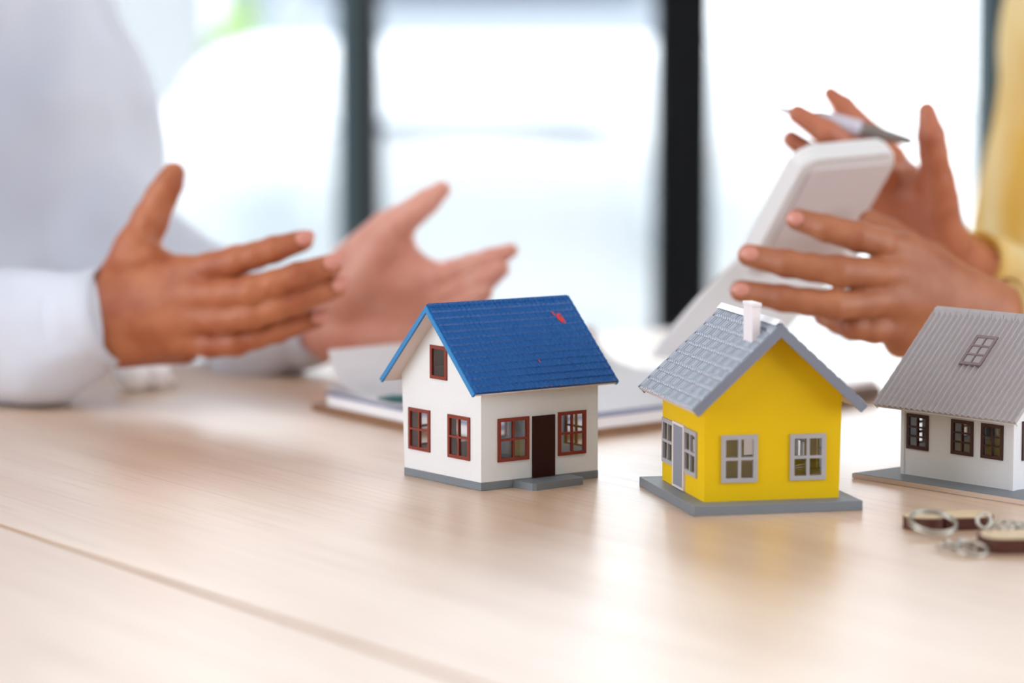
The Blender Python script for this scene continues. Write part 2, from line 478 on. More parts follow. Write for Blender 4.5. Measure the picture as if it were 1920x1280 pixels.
table('pale oak table holding the three toy houses', -2.245, -0.25, SEAM, 1.72)
table('pale oak table nearest the camera, left of the seam', -2.245, -0.25, -0.35, SEAM - 0.0050)

# ------------------------------------------------------------------ toy houses
def heightfield(name, mapf, Lu, Lv, nu, nv, hf, m, parent, thick):
    """a thin sheet whose upper side has real relief"""
    bm = bmesh.new()
    top = [[bm.verts.new(mapf(Lu * i / nu, Lv * j / nv, hf(Lu * i / nu, Lv * j / nv))) for j in range(nv + 1)] for i in range(nu + 1)]
    for i in range(nu):
        for j in range(nv):
            bm.faces.new((top[i][j], top[i + 1][j], top[i + 1][j + 1], top[i][j + 1]))
    # skirt down to the base slab
    border = [(i, 0) for i in range(nu)] + [(nu, j) for j in range(nv)] + [(i, nv) for i in range(nu, 0, -1)] + [(0, j) for j in range(nv, 0, -1)]
    low = [bm.verts.new(mapf(Lu * i / nu, Lv * j / nv, -thick)) for i, j in border]
    n = len(border)
    for k in range(n):
        a, b = border[k], border[(k + 1) % n]
        bm.faces.new((top[a[0]][a[1]], low[k], low[(k + 1) % n], top[b[0]][b[1]]))
    o = obj(name, bm, m, parent)
    return tag(o, kind='stuff')

class House:
    def __init__(s, name, label, pos, rz, A, B, zb, axis, zr, ze, og0, og1, oe, rt, wallm, framem):
        s.t = thing(name, label, 'model house', (pos[0], pos[1], 0), rz)
        s.A, s.B, s.zb, s.axis, s.zr, s.ze, s.og0, s.og1, s.oe, s.rt, s.wm, s.fm = A, B, zb, axis, zr, ze, og0, og1, oe, rt, wallm, framem
        s.W = B if axis == 'a' else A         # span across the ridge
        s.L = A if axis == 'a' else B         # length along the ridge
    def ztop(s, v):                            # underside of the roof above distance v across
        m = s.W / 2; d = min(v, s.W - v)
        return s.ze + (s.zr - s.ze) * (d + s.oe) / (m + s.oe) - s.rt * 1.02
    def rmap(s, u, v, z):
        return (u, v, z) if s.axis == 'a' else (v, u, z)
    def wall(s, bm, face, holes, taper=0.0):
        th = 0.0022
        if face == 'front': fm, L, gable = (lambda u, v, w: (u, w, v)), s.A, s.axis == 'b'
        if face == 'rear': fm, L, gable = (lambda u, v, w: (u, s.B - w, v)), s.A, s.axis == 'b'
        if face == 'left': fm, L, gable = (lambda u, v, w: (w, u, v)), s.B, s.axis == 'a'
        if face == 'right': fm, L, gable = (lambda u, v, w: (s.A - w, u, v)), s.B, s.axis == 'a'
        if gable: poly = [(0, s.zb), (L, s.zb), (L + taper, s.ztop(0)), (L / 2, s.ztop(L / 2)), (0, s.ztop(0))]
        else: poly = rect(th * 1.0, L - th * 1.0, s.zb, s.ztop(0))
        holed(bm, poly, [rect(*h) for h in holes], fm, 0, th)
        return fm
    def walls(s, holes, tapers={}):
        bm = bmesh.new(); s.f = {}
        for k in ('front', 'rear', 'left', 'right'):
            s.f[k] = s.wall(bm, k, holes.get(k, []), tapers.get(k, 0))
        s.wobj = obj('walls', bm, s.wm, s.t)
    def window(s, face, h, fr=0.0022, rows=2, cols=2, bar=0.0014, m=None, out=0.001):
        a, b, c, d = h; fm = s.f[face]; m = m or s.fm
        oa, ob, oc, od = a - fr * .55, b + fr * .55, c - fr * .55, d + fr * .55
        ia, ib, ic, id_ = a + fr * .45, b - fr * .45, c + fr * .45, d - fr * .45
        bm = bmesh.new()
        us = [ia + (ib - ia) * i / cols for i in range(cols + 1)]; vs = [ic + (id_ - ic) * j / rows for j in range(rows + 1)]
        holes = []
        for i in range(cols):
            for j in range(rows):
                x0 = us[i] + (bar / 2 if i else 0); x1 = us[i + 1] - (bar / 2 if i < cols - 1 else 0)
                y0 = vs[j] + (bar / 2 if j else 0); y1 = vs[j + 1] - (bar / 2 if j < rows - 1 else 0)
                holes.append(rect(x0, x1, y0, y1))
        holed(bm, rect(oa, ob, oc, od), holes, fm, -out, 0.0007)
        w = obj('window', bm, m, s.t)
        for hh in holes:
            bm = bmesh.new(); box(bm, (hh[0][0], hh[0][1], 0), (hh[2][0], hh[2][1], 0))
            bm.free(); bm = bmesh.new()
            prism(bm, hh, fm, 0.0001, 0.0004)
            obj('window_pane', bm, M_pane, w)
        return w
    def door(s, face, h, m):
        bm = bmesh.new(); prism(bm, rect(*h), s.f[face], -0.0012, 0.001)
        return obj('door', bm, m, s.t)
    def roof(s, slab_m, tile_m, hf, nu, nv, fascia_m=None, fascia_h=0.004, under_m=None, tile_th=0.0008, name='roof_tiles', ins=0.0, fw=0.0016):
        m = s.W / 2; u0, u1 = -s.og0, s.L + s.og1
        run = m + s.oe; rise = s.zr - s.ze; sl = math.hypot(run, rise); nx, nz = rise / sl, run / sl
        for side in (-1, 1):
            def pt(u, d, h, side=side):        # d: distance up the slope from the eave, h: height off the slope
                v = -s.oe + run * d / sl - nx * h; z = s.ze + rise * d / sl + nz * h
                if side > 0: v = s.W - v
                return s.rmap(u, v, z)
            bm = bmesh.new()
            t2 = s.rt * nz - tile_th
            # slab cross-section: vertical cut at the ridge so that both halves meet
            prof = [(0, -tile_th), (sl - tile_th * nx / nz * 0, -tile_th), (sl - (t2 + tile_th) * nx / nz, -tile_th - t2), (0, -tile_th - t2)]
            P0 = [bm.verts.new(pt(u0 + fw, d, h)) for d, h in prof]; P1 = [bm.verts.new(pt(u1 - fw, d, h)) for d, h in prof]
            bm.faces.new(P0); bm.faces.new(P1[::-1])
            for i in range(4): bm.faces.new((P0[i], P0[(i + 1) % 4], P1[(i + 1) % 4], P1[i]))
            obj('roof_slab', bm, under_m or slab_m, s.t)
            if fascia_m:
                for ua, ub in ((u0, u0 + fw), (u1 - fw, u1)):
                    bm = bmesh.new()
                    pr = [(0, 0), (sl, 0), (sl - fascia_h * nx / nz, -fascia_h), (0, -fascia_h)]
                    P0 = [bm.verts.new(pt(ua, d, h)) for d, h in pr]; P1 = [bm.verts.new(pt(ub, d, h)) for d, h in pr]
                    bm.faces.new(P0); bm.faces.new(P1[::-1])
                    for i in range(4): bm.faces.new((P0[i], P0[(i + 1) % 4], P1[(i + 1) % 4], P1[i]))
                    obj('fascia_board', bm, fascia_m, s.t)
            LU = u1 - u0 - 2 * ins
            heightfield(name, lambda u, d, h: pt(u0 + ins + u, d, h), LU, sl, nu if side < 0 else nu // 2, nv, hf, tile_m, s.t, tile_th)
            if side < 0: s.pt = pt; s.sl = sl; s.u0 = u0; s.u1 = u1

# ---- blue-roofed house
H = House('model_house', 'white toy house with a blue tiled roof and a dark brown door', (-0.01926, 1.76903), 0.63725,
          0.09259, 0.08446, 0.0052, 'a', 0.11363, 0.06275, 0.01261, 0.00923, 0.01003, 0.0032, M_white, M_red)
wf = [(.0138, .0358, .0182, .0432), (.0613, .0813, .0182, .0438)]
wl = [(.0127, .0339, .0188, .0438), (.0563, .0778, .0192, .0438), (.0374, .0532, .0672, .0862)]
H.walls({'front': wf, 'left': wl, 'rear': [(.012, .032, .0188, .0438), (.040, .054, .0188, .0438), (.062, .082, .0188, .0438)], 'right': [(.012, .034, .0188, .0438), (.054, .076, .0188, .0438)]}, {'left': 0.003})
for h in wf: H.window('front', h)
for h in wl[:2]: H.window('left', h)
H.window('left', wl[2], rows=1, cols=1)
for h in [(.012, .032, .0188, .0438), (.062, .082, .0188, .0438)]: H.window('rear', h)
H.window('right', (.012, .034, .0188, .0438)); H.window('right', (.054, .076, .0188, .0438))
H.door('front', (.0397, .0573, .0050, .0440), M_door)
bm = bmesh.new(); box(bm, (-0.0003, -0.0003, 0.0), (H.A + 0.0003, H.B + 0.0003, 0.0052), bev=0.0004)
obj('base', bm, M_base, H.t)
bm = bmesh.new(); prism(bm, [(.0245, -.0003), (.0262, -.0185), (.0285, -.0198), (.0668, -.0170), (.0690, -.0150), (.0700, -.0003)], lambda u, v, w: (u, v, w), 0.0, 0.0045)
obj('doorstep', bm, M_base, H.t)
def tiles_blue(u, d):
    rows = 13; cols = 29; Lu = H.L + .0218; sl = 0.0729
    a = (d / sl * rows) % 1.0; b = (u / Lu * cols) % 1.0
    return 0.0008 * (1 - a) + 0.0005 * abs(math.sin(math.pi * b)) ** 0.7
H.roof(M_underside, M_bluetile, tiles_blue, 232, 91, fascia_m=M_bluefascia, fascia_h=0.0030, under_m=M_underside, ins=0.0010)
bm = bmesh.new()
for i in range(44):
    u = H.u0 + 0.002 + (H.u1 - H.u0 - 0.004) * i / 44; w = (H.u1 - H.u0) / 44 * 0.86
    prism(bm, [(H.W / 2 - .0022, H.zr - .0009), (H.W / 2, H.zr + .0013), (H.W / 2 + .0022, H.zr - .0009)], lambda a, b, c: (c, a, b), u, u + w)
tag(obj('ridge_tiles', bm, M_bluetile, H.t), kind='stuff')
# red paint spot and dots on the front slope (flat print, a hair above the tiles)
def patch(name, pts, h, m, H=H, thick=0.00012):
    bm = bmesh.new()
    prism(bm, pts, lambda u, d, w: H.pt(u, d, w), h, h + thick)
    return obj(name, bm, m, H.t)
def slope_d(H, v): return (v + H.oe) / (H.W / 2 + H.oe) * H.sl
cu, cd = .0827, slope_d(H, .0295)
patch('red_paint_spot', [(cu - .0035, cd + .0052), (cu - .0016, cd + .0044), (cu - .0012, cd + .0020), (cu + .0006, cd + .0034), (cu + .0030, cd + .0040), (cu + .0034, cd + .0002),
                         (cu + .0038, cd - .0040), (cu + .0022, cd - .0058), (cu + .0004, cd - .0044), (cu - .0014, cd - .0010), (cu - .0016, cd + .0010), (cu - .0030, cd + .0034)], 0.0010, M_stain)
patch('red_paint_dot', [(.0483, slope_d(H, .0048)), (.0489, slope_d(H, .0040)), (.0493, slope_d(H, .0058)), (.0486, slope_d(H, .0066))], 0.0009, M_stain)
bm = bmesh.new(); rnd = random.Random(5)
for i in range(30):
    u = H.u0 + 0.003 + (H.u1 - H.u0 - 0.006) * i / 29
    if rnd.random() < 0.25: continue
    prism(bm, [(u, 0.0002), (u + rnd.uniform(.0008, .0022), 0.0002), (u + .0008, rnd.uniform(.0006, .0011))], lambda a, b, c: H.pt(a, b, c), 0.0009, 0.00102)
tag(obj('red_paint_specks', bm, M_stain, H.t), kind='stuff')

# ---- yellow house
Y0 = Vector((0.10714, 1.67105)); ya = 0.21994; ao, bo = 0.01086, 0.01485
wy = (Y0.x + ao * math.cos(ya) - bo * math.sin(ya), Y0.y + ao * math.sin(ya) + bo * math.cos(ya))
H = House('model_house', 'yellow toy house with a white chimney and a ribbed silver grey roof', wy, ya,
          0.0843, 0.0928, 0.0059, 'b', 0.11299, 0.06341, 0.01557, 0.01446, 0.01226, 0.0048, M_yellow, M_greyframe)
wf = [(.0118, .0313, .0186, .0442), (.0546, .0741, .0188, .0437)]
wl = [(.0160, .0398, .0195, .0444), (.0665, .0890, .0195, .0444)]
H.walls({'front': wf, 'left': wl, 'rear': [(.012, .032, .0188, .0440), (.052, .072, .0188, .0440)], 'right': [(.014, .036, .0188, .0440), (.060, .082, .0188, .0440)]}, {'front': 0.0014})
for h in wf: H.window('front', h, fr=0.0027, bar=0.0018, out=0.0012)
for h in wl: H.window('left', h, fr=0.0027, bar=0.0018, out=0.0012)
H.window('rear', (.012, .032, .0188, .0440)); H.window('rear', (.052, .072, .0188, .0440))
H.window('right', (.014, .036, .0188, .0440)); H.window('right', (.060, .082, .0188, .0440))
H.door('left', (.0420, .0630, .0078, .0452), M_greydoor)
bm = bmesh.new(); holed(bm, rect(.0400, .0650, .0065, .0468), [rect(.0421, .0629, .0078, .0452)], H.f['left'], -0.0016, 0.0006)
obj('door_frame', bm, M_underside, H.t)
bm = bmesh.new(); box(bm, (-ao, -bo, 0), (0.10528 - ao, 0.12266 - bo, 0.0059), bev=0.0004)
obj('base', bm, M_base, H.t)
def tiles_yel(u, d):
    sl = 0.0736; rows = 9; a = (d / sl * rows) % 1.0; b = (u / 0.1228 * 27) % 1.0
    return 0.0010 - (0.0012 if a < 0.13 else 0.0) - 0.0019 * (abs(math.cos(math.pi * b)) ** 3)
H.roof(M_underside, M_roofgrey, tiles_yel, 270, 72, fascia_m=M_fascia, fascia_h=0.0058, under_m=M_underside, ins=0.0017, name='roof_ribs', fw=0.0018)
bm = bmesh.new()
prism(bm, [(H.W / 2 - .0032, H.zr - .0008), (H.W / 2, H.zr + .0024), (H.W / 2 + .0032, H.zr - .0008), (H.W / 2, H.zr + .0008)], lambda a, b, c: (a, c, b), H.u0 + .0018, H.u1 - .0002)
obj('ridge_cap', bm, M_coolwhite, H.t)
bm = bmesh.new(); box(bm, (.0282, -.0026, .0955), (.0332, .0150, .1222))
box(bm, (.0276, -.0032, .1222), (.0338, .0156, .1246), bev=0.0004)
obj('chimney', bm, M_chimney, H.t)

# ---- grey-roofed house
ga = 2.25778 - math.pi / 2
H = House('model_house', 'white toy house with a wavy grey roof and skylight, cut by the right edge', (0.30897, 1.74888), ga,
          0.0836, 0.09235, 0.0034, 'b', 0.10621, 0.0478, 0.01541, 0.01001, 0.01582, 0.0022, M_coolwhite, M_brownframe)
wl = [(.0092, .0246, .0224, .0418), (.0336, .0494, .0222, .0418), (.0710, .0872, .0216, .0418)]
wf = [(.0090, .0250, .0226, .0446), (.0580, .0740, .0226, .0446)]
H.walls({'front': wf, 'left': wl, 'rear': [(.012, .028, .0220, .0430), (.055, .071, .0220, .0430)], 'right': [(.010, .026, .0220, .0418), (.036, .052, .0220, .0418), (.068, .084, .0220, .0418)]})
for h in wl: H.window('left', h, rows=3, cols=2, bar=0.001, fr=0.0022)
for h in wf: H.window('front', h, rows=3, cols=2, bar=0.001, fr=0.0022)
H.window('rear', (.012, .028, .0220, .0430), rows=3); H.window('rear', (.055, .071, .0220, .0430), rows=3)
for h in [(.010, .026, .0220, .0418), (.036, .052, .0220, .0418), (.068, .084, .0220, .0418)]: H.window('right', h, rows=3)
bm = bmesh.new(); box(bm, (-0.0221, -0.0325, 0.0003), (0.098, H.B + 0.0218, 0.0034))
obj('base', bm, M_base, H.t)
bm = bmesh.new()
box(bm, (-0.0227, -0.0331, 0.0002), (-0.0221, H.B + 0.0224, 0.0031)); box(bm, (-0.0221, H.B + 0.0218, 0.0002), (0.098, H.B + 0.0224, 0.0031))
box(bm, (-0.0221, -0.0331, 0.0002), (0.098, -0.0325, 0.0031))
obj('base_edge', bm, M_basetan, H.t)
for (x, y) in ((-0.0008, -0.0008), (-0.0008, H.B - 0.0022), (H.A - 0.0022, -0.0008)):
    boxobj('corner_trim', (x, y, 0.0034), (x + 0.003, y + 0.003, 0.0495), M_coolwhite, H.t)
def tiles_grey(u, d):
    b = (u / 0.1178 * 25) % 1.0; a = (d / 0.082 * 11) % 1.0
    return 0.0019 * (0.5 + 0.5 * math.cos(2 * math.pi * b)) + 0.0003 * (1 - a)
H.roof(M_coolwhite, M_roofmauve, tiles_grey, 225, 55, fascia_m=M_coolwhite, fascia_h=0.0026, under_m=M_coolwhite, ins=0.0, name='roof_ribs', tile_th=0.0004, fw=0.0012)
bm = bmesh.new(); 
for i in range(12):
    u = H.u0 + (H.u1 - H.u0) * i / 12; w = (H.u1 - H.u0) / 12 * 0.97
    prism(bm, [(H.W / 2 - .0036, H.zr - .0030), (H.W / 2 - .0030, H.zr + .0006), (H.W / 2, H.zr + .0022), (H.W / 2 + .0030, H.zr + .0006), (H.W / 2 + .0036, H.zr - .0030)], lambda a, b, c: (a, c, b), u, u + w)
tag(obj('ridge_tiles', bm, M_roofmauve, H.t), kind='stuff')
d0, d1 = slope_d(H, .0112), slope_d(H, .0280); us = (.0362, .0541)
bm = bmesh.new()
hs = []
for i in range(2):
    for j in range(3):
        a0 = us[0] + .0016 + (us[1] - us[0] - .0032) * i / 2 + .0005; a1 = us[0] + .0016 + (us[1] - us[0] - .0032) * (i + 1) / 2 - .0005
        b0 = d0 + .0014 + (d1 - d0 - .0028) * j / 3 + .0006; b1 = d0 + .0014 + (d1 - d0 - .0028) * (j + 1) / 3 - .0006
        hs.append(rect(a0, a1, b0, b1))
holed(bm, rect(us[0], us[1], d0, d1), hs, lambda u, d, w: H.pt(u, d, w), 0.0012, 0.0030)
sk = obj('skylight', bm, M_mauveframe, H.t)
for h in hs:
    bm = bmesh.new(); prism(bm, h, lambda u, d, w: H.pt(u, d, w), 0.0019, 0.0023); obj('window_pane', bm, M_roofmauve, sk)

# ------------------------------------------------------------------ papers, clipboard, folder
def flat_stack(P0, du, dv, lu, lv, z0, z1, m, name, parent, bev=0.0):
    bm = bmesh.new()
    A = [P0, P0 + du * lu, P0 + du * lu + dv * lv, P0 + dv * lv]
    prism(bm, [(p.x, p.y) for p in A], lambda u, v, w: (u, v, w), z0, z1)
    return obj(name, bm, m, parent, world_space=True)
c0 = Vector((-0.153, 2.173, 0)); u = Vector((.533, -.846, 0)).normalized(); vdir = Vector((.735, .678, 0)).normalized()
C = thing('clipboard', 'brown clipboard with a thick stack of white papers, behind the blue-roofed toy house', 'clipboard', c0)
flat_stack(c0, u, vdir, .262, .30, 0.0005, 0.0048, M_board, 'board', C)
flat_stack(c0 + u * .018 + vdir * .004, u, vdir, .240, .290, 0.005, 0.013, M_paper2, 'paper_stack', C)
flat_stack(c0 + u * .016 + vdir * .002, u, vdir, .243, .293, 0.0131, 0.0146, M_edgeshadow, 'edge_shadow_layer', C)  # thin blue layer painted as the shadow under the top sheet's edge
# top sheets, curled up at their left end
def curl(bm, base, u, v, lu, lv, z, prof, th):
    n = len(prof); A = []; B = []
    for (s, h) in prof:
        A.append([bm.verts.new(base + u * s + v * w + Vector((0, 0, z + h))) for w in (0, lv)])
        B.append([bm.verts.new(base + u * s + v * w + Vector((0, 0, z + h + th))) for w in (0, lv)])
    for i in range(n - 1):
        bm.faces.new((A[i][0], A[i][1], A[i + 1][1], A[i + 1][0])); bm.faces.new((B[i][0], B[i + 1][0], B[i + 1][1], B[i][1]))
        for k in (0, 1): bm.faces.new((A[i][k], A[i + 1][k], B[i + 1][k], B[i][k]))
    for i in (0, n - 1): bm.faces.new((A[i][0], A[i][1], B[i][1], B[i][0]))
bm = bmesh.new(); curl(bm, c0 + vdir * .006, u, vdir, .24, .285, 0.0148, [(.012, .0042), (.02, .0020), (.03, .0010), (.045, .0004), (.08, 0), (.25, 0)], 0.0006)
obj('paper_sheet', bm, M_sheet, C, world_space=True)
bm = bmesh.new(); curl(bm, c0 + vdir * .010, u, vdir, .24, .285, 0.0156, [(.010, .030), (.018, .0150), (.030, .0070), (.045, .0025), (.07, .0006), (.10, 0), (.25, 0)], 0.0005)
obj('paper_sheet', bm, M_sheet, C, world_space=True)
# teal pen on the papers
a = at(712, 748, 2.10); b = at(800, 752, 2.09)
a = on_table(708, 746, .021); b = on_table(800, 750, .021)
bm = bmesh.new(); d = (b - a).normalized()
tube(bm, [a, a + d * .008, a + d * .012, a + d * .12, a + d * .125], [.0008, .0026, .0032, .0032, .002], 12)
t = tag(obj('pen', bm, M_teal), 'dark teal pen lying on the papers behind the blue-roofed toy house', 'pen')

# taupe folder with paper, behind the yellow house
f1 = on_table(1652, 748, 0); f0 = Vector((.190, 2.122, 0)); fv = (f1 - f0).normalized(); fu = Vector((-fv.y, fv.x, 0))
C = thing('folder', 'taupe folder topped with white paper, between the yellow and grey-roofed toy houses', 'folder', f0)
flat_stack(f0, fu, fv, .20, (f1 - f0).length, 0.0006, 0.0100, M_folder, 'folder_cover', C)
flat_stack(f0 + fu * .003 + fv * .003, fu, fv, .194, (f1 - f0).length - .006, 0.0102, 0.0150, M_paper, 'paper_stack', C)

# paper sloping from the woman's hand down to the table
TL = at(1462, 418, 2.17); BL = at(1222, 668, 2.215); TR = at(1650, 446, 2.27); 
BR = BL + (TR - TL) * 1.05
n = (TL - BL).cross(TR - TL).normalized()
bm = bmesh.new()
pts = []
NS = 10
rows = []
for i in range(NS + 1):
    s = i / NS
    l = BL.lerp(TL, s); r = BR.lerp(TR, s); bow = n * ((-0.003 if n.y > 0 else 0.003) * -math.sin(math.pi * s)) + (TL - TR).normalized() * 0.004 * math.sin(math.pi * s)
    rows.append([[bm.verts.new(p + bow + n * w) for p in (l, l.lerp(r, .5), r)] for w in (0, 0.0022)])
for i in range(NS):
    for w in (0, 1):
        for k in (0, 1): bm.faces.new((rows[i][w][k], rows[i][w][k + 1], rows[i + 1][w][k + 1], rows[i + 1][w][k]))
    for k in (0, 2): bm.faces.new((rows[i][0][k], rows[i + 1][0][k], rows[i + 1][1][k], rows[i][1][k]))
for i in (0, NS):
    for k in (0, 1): bm.faces.new((rows[i][0][k], rows[i][0][k + 1], rows[i][1][k + 1], rows[i][1][k]))
tag(obj('document', bm, M_sheet), "white document sloping from the woman's fingers down behind the yellow toy house", 'document')

# calculator held by the woman: underside, left edge and top edge in view
TL = at(1512, 303, 2.085); TR = at(1690, 286, 2.135); BLc = at(1398, 520, 2.155)
W = TR - TL; L = BLc - TL; Wn = W.normalized(); L = L - Wn * L.dot(Wn) * 0.6; Ln = L.normalized()
N = Ln.cross(Wn).normalized()
if N.dot(Vector((0, -1, 0))) < 0: N = -N
lw, ll = W.length, L.length
Cm = thing('calculator', 'white pocket calculator gripped by the woman, its underside tilted to the camera', 'calculator', TL)
def slab(name, u0, u1, l0, l1, n0, n1, m, r=0.010, parent=Cm, bev=0.002):
    poly = []
    for cx, cy, a0 in ((u1 - r, l0 + r, -90), (u1 - r, l1 - r, 0), (u0 + r, l1 - r, 90), (u0 + r, l0 + r, 180)):
        for k in range(7):
            a = math.radians(a0 + 15 * k); poly.append((cx + r * math.cos(a), cy + r * math.sin(a)))
    bm = bmesh.new(); prism(bm, poly, lambda a, b, c: TL + Wn * a + Ln * b + N * c, n0, n1)
    if bev:
        es = [e for e in bm.edges if all(len(f.verts) > 4 for f in e.link_faces[:1]) or any(len(f.verts) > 4 for f in e.link_faces)]
        bmesh.ops.bevel(bm, geom=es, offset=bev, segments=2, affect='EDGES', profile=0.5)
    return obj(name, bm, m, parent, world_space=True)
slab('case', 0, lw, 0, ll, -0.017, -0.001, M_calc, r=0.012, bev=0.003)
slab('back_cover', 0.010, lw - 0.001, 0.010, ll - 0.004, -0.0012, 0.0006, M_calcback, r=0.006, bev=0)
slab('screen', 0.012, lw - 0.012, 0.012, 0.035, -0.0178, -0.0168, M_pengrey, r=0.003, bev=0)
for i in range(4):
    for j in range(5):
        x0 = 0.010 + i * (lw - 0.020) / 4; y0 = 0.042 + j * (ll - 0.052) / 5
        slab('key', x0, x0 + (lw - 0.020) / 4 - 0.003, y0, y0 + (ll - 0.052) / 5 - 0.003, -0.0192, -0.0168, M_pengrey, r=0.003, bev=0)

# pen held by the woman's far hand
pa = at(1443, 199, 2.20); pb = at(1712, 266, 2.175); d = (pb - pa)
bm = bmesh.new(); tube(bm, [pa + d * s for s in (0, .02, .10, .28, .34, .45)], [.0004, .0012, .0022, .0040, .0058, .0062], 14)
pen = thing('pen', "pearl white pen held across the fingers of the woman's far hand", 'pen', pa)
obj('pen_tip', bm, M_pengrey, pen, world_space=True, smooth=True)
bm = bmesh.new(); tube(bm, [pa + d * s for s in (.33, .345, .45, .60, .64, .645)], [.004, .0064, .0068, .0066, .0062, .003], 14)
obj('barrel', bm, M_penwhite, pen, world_space=True, smooth=True)
bm = bmesh.new(); tube(bm, [pa + d * s for s in (.64, .66, .80, .97, 1.0)], [.0055, .0058, .0048, .0030, .0015], 14)
obj('pen_cap', bm, M_pengrey, pen, world_space=True, smooth=True)

# ------------------------------------------------------------------ people
def P(px, py, Y, r): return (tuple(at(px, py, Y)), r)
def hand(palm, fingers, vox=0.0016, base_k=0.006, blend=0.0014, palm_k=0.010):
    S = Solid(vox, 0.008)
    S.add(palm, k=palm_k)
    for f in fingers: S.add([f], k=0.0035)
    return S.mesh(blend=blend, base_k=base_k)
def coarse(chains, vox=0.008, k=0.02):
    S = Solid(vox, 0.03); S.add(chains, k=k); return S.mesh()
def folds(v, amp, freq, seed, stretch=(1, 1, 1)):
    out = v.copy()
    for i, p in enumerate(v):
        q = Vector((p[0] * freq * stretch[0] + seed, p[1] * freq * stretch[1], p[2] * freq * stretch[2]))
        n = noise.noise_vector(q)
        out[i] = p + np.array(n) * amp
    return out
def nail(c, along, facing, w, l, parent, m=M_nail):
    """a small curved oval plate"""
    al = along.normalized(); fn = (facing - al * facing.dot(al)).normalized(); sd = al.cross(fn)
    bm = bmesh.new(); rings = []
    for j in range(5):
        t = j / 4; ring = []
        for k in range(16):
            a = 2 * math.pi * k / 16
            x = math.cos(a) * w * t; y = math.sin(a) * l * t
            ring.append(bm.verts.new(c + sd * x + al * y + fn * (0.0012 * (1 - t * t) - x * x * 35)))
            if t == 0: break
        rings.append(ring)
    for k in range(16): bm.faces.new((rings[0][0], rings[1][k], rings[1][(k + 1) % 16]))
    for j in range(1, 4):
        for k in range(16): bm.faces.new((rings[j][k], rings[j + 1][k], rings[j + 1][(k + 1) % 16], rings[j][(k + 1) % 16]))
    return obj('fingernail', bm, m, parent, world_space=True, smooth=True)
def cuff(path, r_in, r_out, m, parent, squash=1.0):
    """an open cloth ring with thickness round the wrist"""
    bm = bmesh.new(); pts = [Vector(p) for p in path]; n = len(pts); outer = []; inner = []
    up = None
    for i, p in enumerate(pts):
        t = (pts[min(i + 1, n - 1)] - pts[max(i - 1, 0)]).normalized()
        s = t.cross(Vector((0, 0, 1))).normalized(); u_ = s.cross(t).normalized()
        for lst, r in ((outer, r_out[i]), (inner, r_in[i])):
            lst.append([bm.verts.new(p + s * math.cos(a) * r * squash + u_ * math.sin(a) * r * (1 + 0.03 * math.sin(3 * a + i)))
                        for a in [2 * math.pi * k / 32 for k in range(32)]])
    for i in range(n - 1):
        for lst in (outer, inner):
            for k in range(32): bm.faces.new((lst[i][k], lst[i + 1][k], lst[i + 1][(k + 1) % 32], lst[i][(k + 1) % 32]))
    for i in (0, n - 1):
        for k in range(32): bm.faces.new((outer[i][k], outer[i][(k + 1) % 32], inner[i][(k + 1) % 32], inner[i][k]))
    return obj('cuff', bm, m, parent, world_space=True, smooth=True)

# --- man on the left
man = thing('person', 'man in a white shirt on the left, both hands open in a gesture', 'person', (-0.52, 2.72, FLOOR))
near = hand(
    [[P(60, 625, 2.20, .027), P(212, 580, 2.175, .0235)], [P(60, 645, 2.20, .027), P(214, 622, 2.175, .0225)],
     [P(222, 545, 2.178, .019), P(345, 512, 2.155, .0125)], [P(222, 575, 2.172, .020), P(372, 548, 2.145, .0130)],
     [P(222, 605, 2.172, .020), P(368, 594, 2.147, .0128)], [P(226, 632, 2.176, .020), P(345, 636, 2.158, .0118)],
     [P(235, 648, 2.190, .0155), P(345, 650, 2.178, .0125)], [P(225, 560, 2.195, .020), P(330, 560, 2.185, .016)],
     [P(222, 550, 2.188, .020), P(256, 462, 2.190, .0155)], [P(256, 478, 2.190, .013), P(335, 510, 2.165, .0105)], [P(262, 500, 2.19, .014), P(320, 520, 2.175, .011)]],
    [[P(256, 468, 2.190, .0160), P(282, 412, 2.192, .0140), P(303, 368, 2.192, .0120), P(317, 344, 2.190, .0106), P(326, 325, 2.188, .0088)],
     [P(345, 512, 2.155, .0125), P(395, 500, 2.142, .0108), P(445, 488, 2.132, .0113), P(480, 478, 2.127, .0099), P(513, 468, 2.125, .0100), P(567, 451, 2.128, .0082)],
     [P(372, 550, 2.145, .0130), P(422, 551, 2.128, .0110), P(472, 544, 2.117, .0114), P(515, 531, 2.113, .0100), P(558, 517, 2.112, .0100), P(622, 496, 2.116, .0083)],
     [P(368, 594, 2.147, .0128), P(420, 598, 2.132, .0108), P(472, 590, 2.122, .0112), P(515, 577, 2.118, .0098), P(560, 563, 2.118, .0097), P(632, 537, 2.122, .0082)],
     [P(345, 638, 2.158, .0118), P(395, 646, 2.147, .0098), P(443, 642, 2.140, .0100), P(480, 632, 2.136, .0088), P(520, 620, 2.135, .0088), P(592, 597, 2.138, .0074)]])
